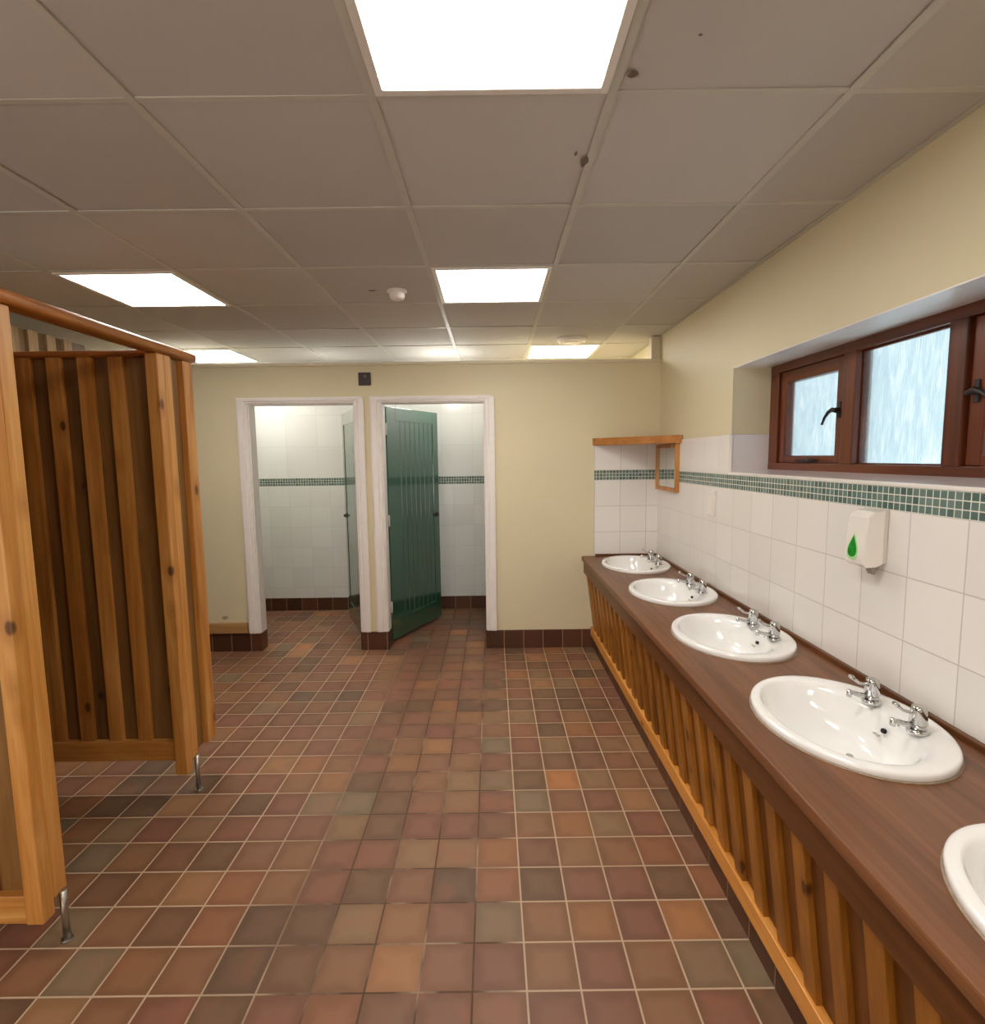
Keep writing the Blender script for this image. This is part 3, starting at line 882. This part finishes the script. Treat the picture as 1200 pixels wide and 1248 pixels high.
# headrail
bm = bmesh.new()
q = bmesh.new()
r, n = .026, 20
pts = [(PX - .030 + .046 * math.copysign(abs(math.cos(6.2832 * k / n)) ** .6, math.cos(6.2832 * k / n)), 1.990 + .0225 * math.copysign(abs(math.sin(6.2832 * k / n)) ** .7, math.sin(6.2832 * k / n))) for k in range(n)]
prism(bm, pts, 1, .55, 2.556, 0)
for f in bm.faces:
    if len(f.verts) == 4: f.smooth = True
o = obj('headrail', bm, rail_y); rebase(o, (PX - .03, 1.55, 1.99))
tag(o, 'long rounded timber headrail running along the tops of the cubicle posts', 'rail')
# rear slatted panel
t = thing('timber_screen', (-2.62, 2.2, 0), 'tall weathered slatted timber screen closing the backs of the cubicles', 'timber screen')
bm = bmesh.new(); bb = bmesh.new()
y = 3.575
box(bb, (-2.655, .4, .12), (-2.625, 3.575, 2.268), .002)
while y > .5:
    box(bm, (-2.626, y - .200, .12), (-2.604, y - .135, 2.268), .002); y -= .128
obj('slat_batten', bm, rear_slat, t); obj('slat_board', bb, rear_board, t)
bm = bmesh.new(); 
bm.free()
for yy in (.6, 2.0, 3.4):
    bm = bmesh.new(); tube(bm, [(-2.64, yy, 0), (-2.64, yy, .121)], .012, 12); obj('foot', bm, steel, t)

# ------------------------------------------------------------------ camera, world
f, pitch, yaw, roll, H = 655.03, .1011, .0001, -.0130, 1.5151
fw = Vector((math.sin(yaw) * math.cos(pitch), math.cos(yaw) * math.cos(pitch), -math.sin(pitch)))
rt = Vector((math.cos(yaw), -math.sin(yaw), 0)); up = rt.cross(fw)
r2 = rt * math.cos(roll) + up * math.sin(roll); u2 = -rt * math.sin(roll) + up * math.cos(roll)
cd = bpy.data.cameras.new('camera'); cam = bpy.data.objects.new('camera', cd); COL.objects.link(cam)
cd.sensor_fit = 'HORIZONTAL'; cd.sensor_width = 36; cd.lens = f / 1200 * 36; cd.clip_start = .02
m = Matrix.Identity(4)
for i in range(3):
    m[i][0], m[i][1], m[i][2] = r2[i], u2[i], -fw[i]
m[2][3] = H
cam.matrix_world = m
S.camera = cam

wd = bpy.data.worlds.new('overcast_sky'); S.world = wd; wd.use_nodes = True
wn = wd.node_tree
bgn = wn.nodes['Background']
tc = wn.nodes.new('ShaderNodeTexCoord'); sp = wn.nodes.new('ShaderNodeSeparateXYZ'); wn.links.new(tc.outputs['Generated'], sp.inputs[0])
rp = wn.nodes.new('ShaderNodeValToRGB'); wn.links.new(sp.outputs[2], rp.inputs[0])
e = rp.color_ramp.elements
e[0].position, e[0].color = 0.0, (.80, .86, .87, 1)
e[1].position, e[1].color = .5, (.90, .96, 1.0, 1)
wn.links.new(rp.outputs[0], bgn.inputs[0]); bgn.inputs[1].default_value = 1.5

def lamp(name, typ, loc, rot, energy, col, **kw):
    l = bpy.data.lights.new(name, typ); l.energy = energy; l.color = col
    for k, v in kw.items(): setattr(l, k, v)
    o = bpy.data.objects.new(name, l); COL.objects.link(o); o.location = loc; o.rotation_euler = rot
    return o
# added fill lamp behind the camera, lifts the ceiling and timber
lamp('camera_side_fill', 'AREA', (-2.0, YF + .05, 1.25), (math.radians(90 + 18), 0, math.radians(-14)), 78, (1, .97, .94), shape='RECTANGLE', size=2.2, size_y=1.4)
lamp('window_daylight', 'AREA', (2.4, 2.0, .9), (0, math.radians(122), 0), 40, (.80, .92, 1), shape='RECTANGLE', size=1.2, size_y=1.9)
# added fill lamps, out of sight, brightening each toilet cubicle
for x, e in ((-1.45, 2.2), (-.40, 8.5)):
    lamp('cubicle_fill', 'POINT', (x, 4.75, 2.14), (0, 0, 0), e, (1, .975, .93), shadow_soft_size=.10)

S.view_settings.view_transform = 'Standard'
S.view_settings.look = 'None'
S.view_settings.exposure = 0.0
c = S.cycles
c.max_bounces = 10; c.diffuse_bounces = 5; c.glossy_bounces = 4; c.transmission_bounces = 6
c.caustics_reflective = False; c.caustics_refractive = False
c.sample_clamp_indirect = 8.0
c.use_denoising = True
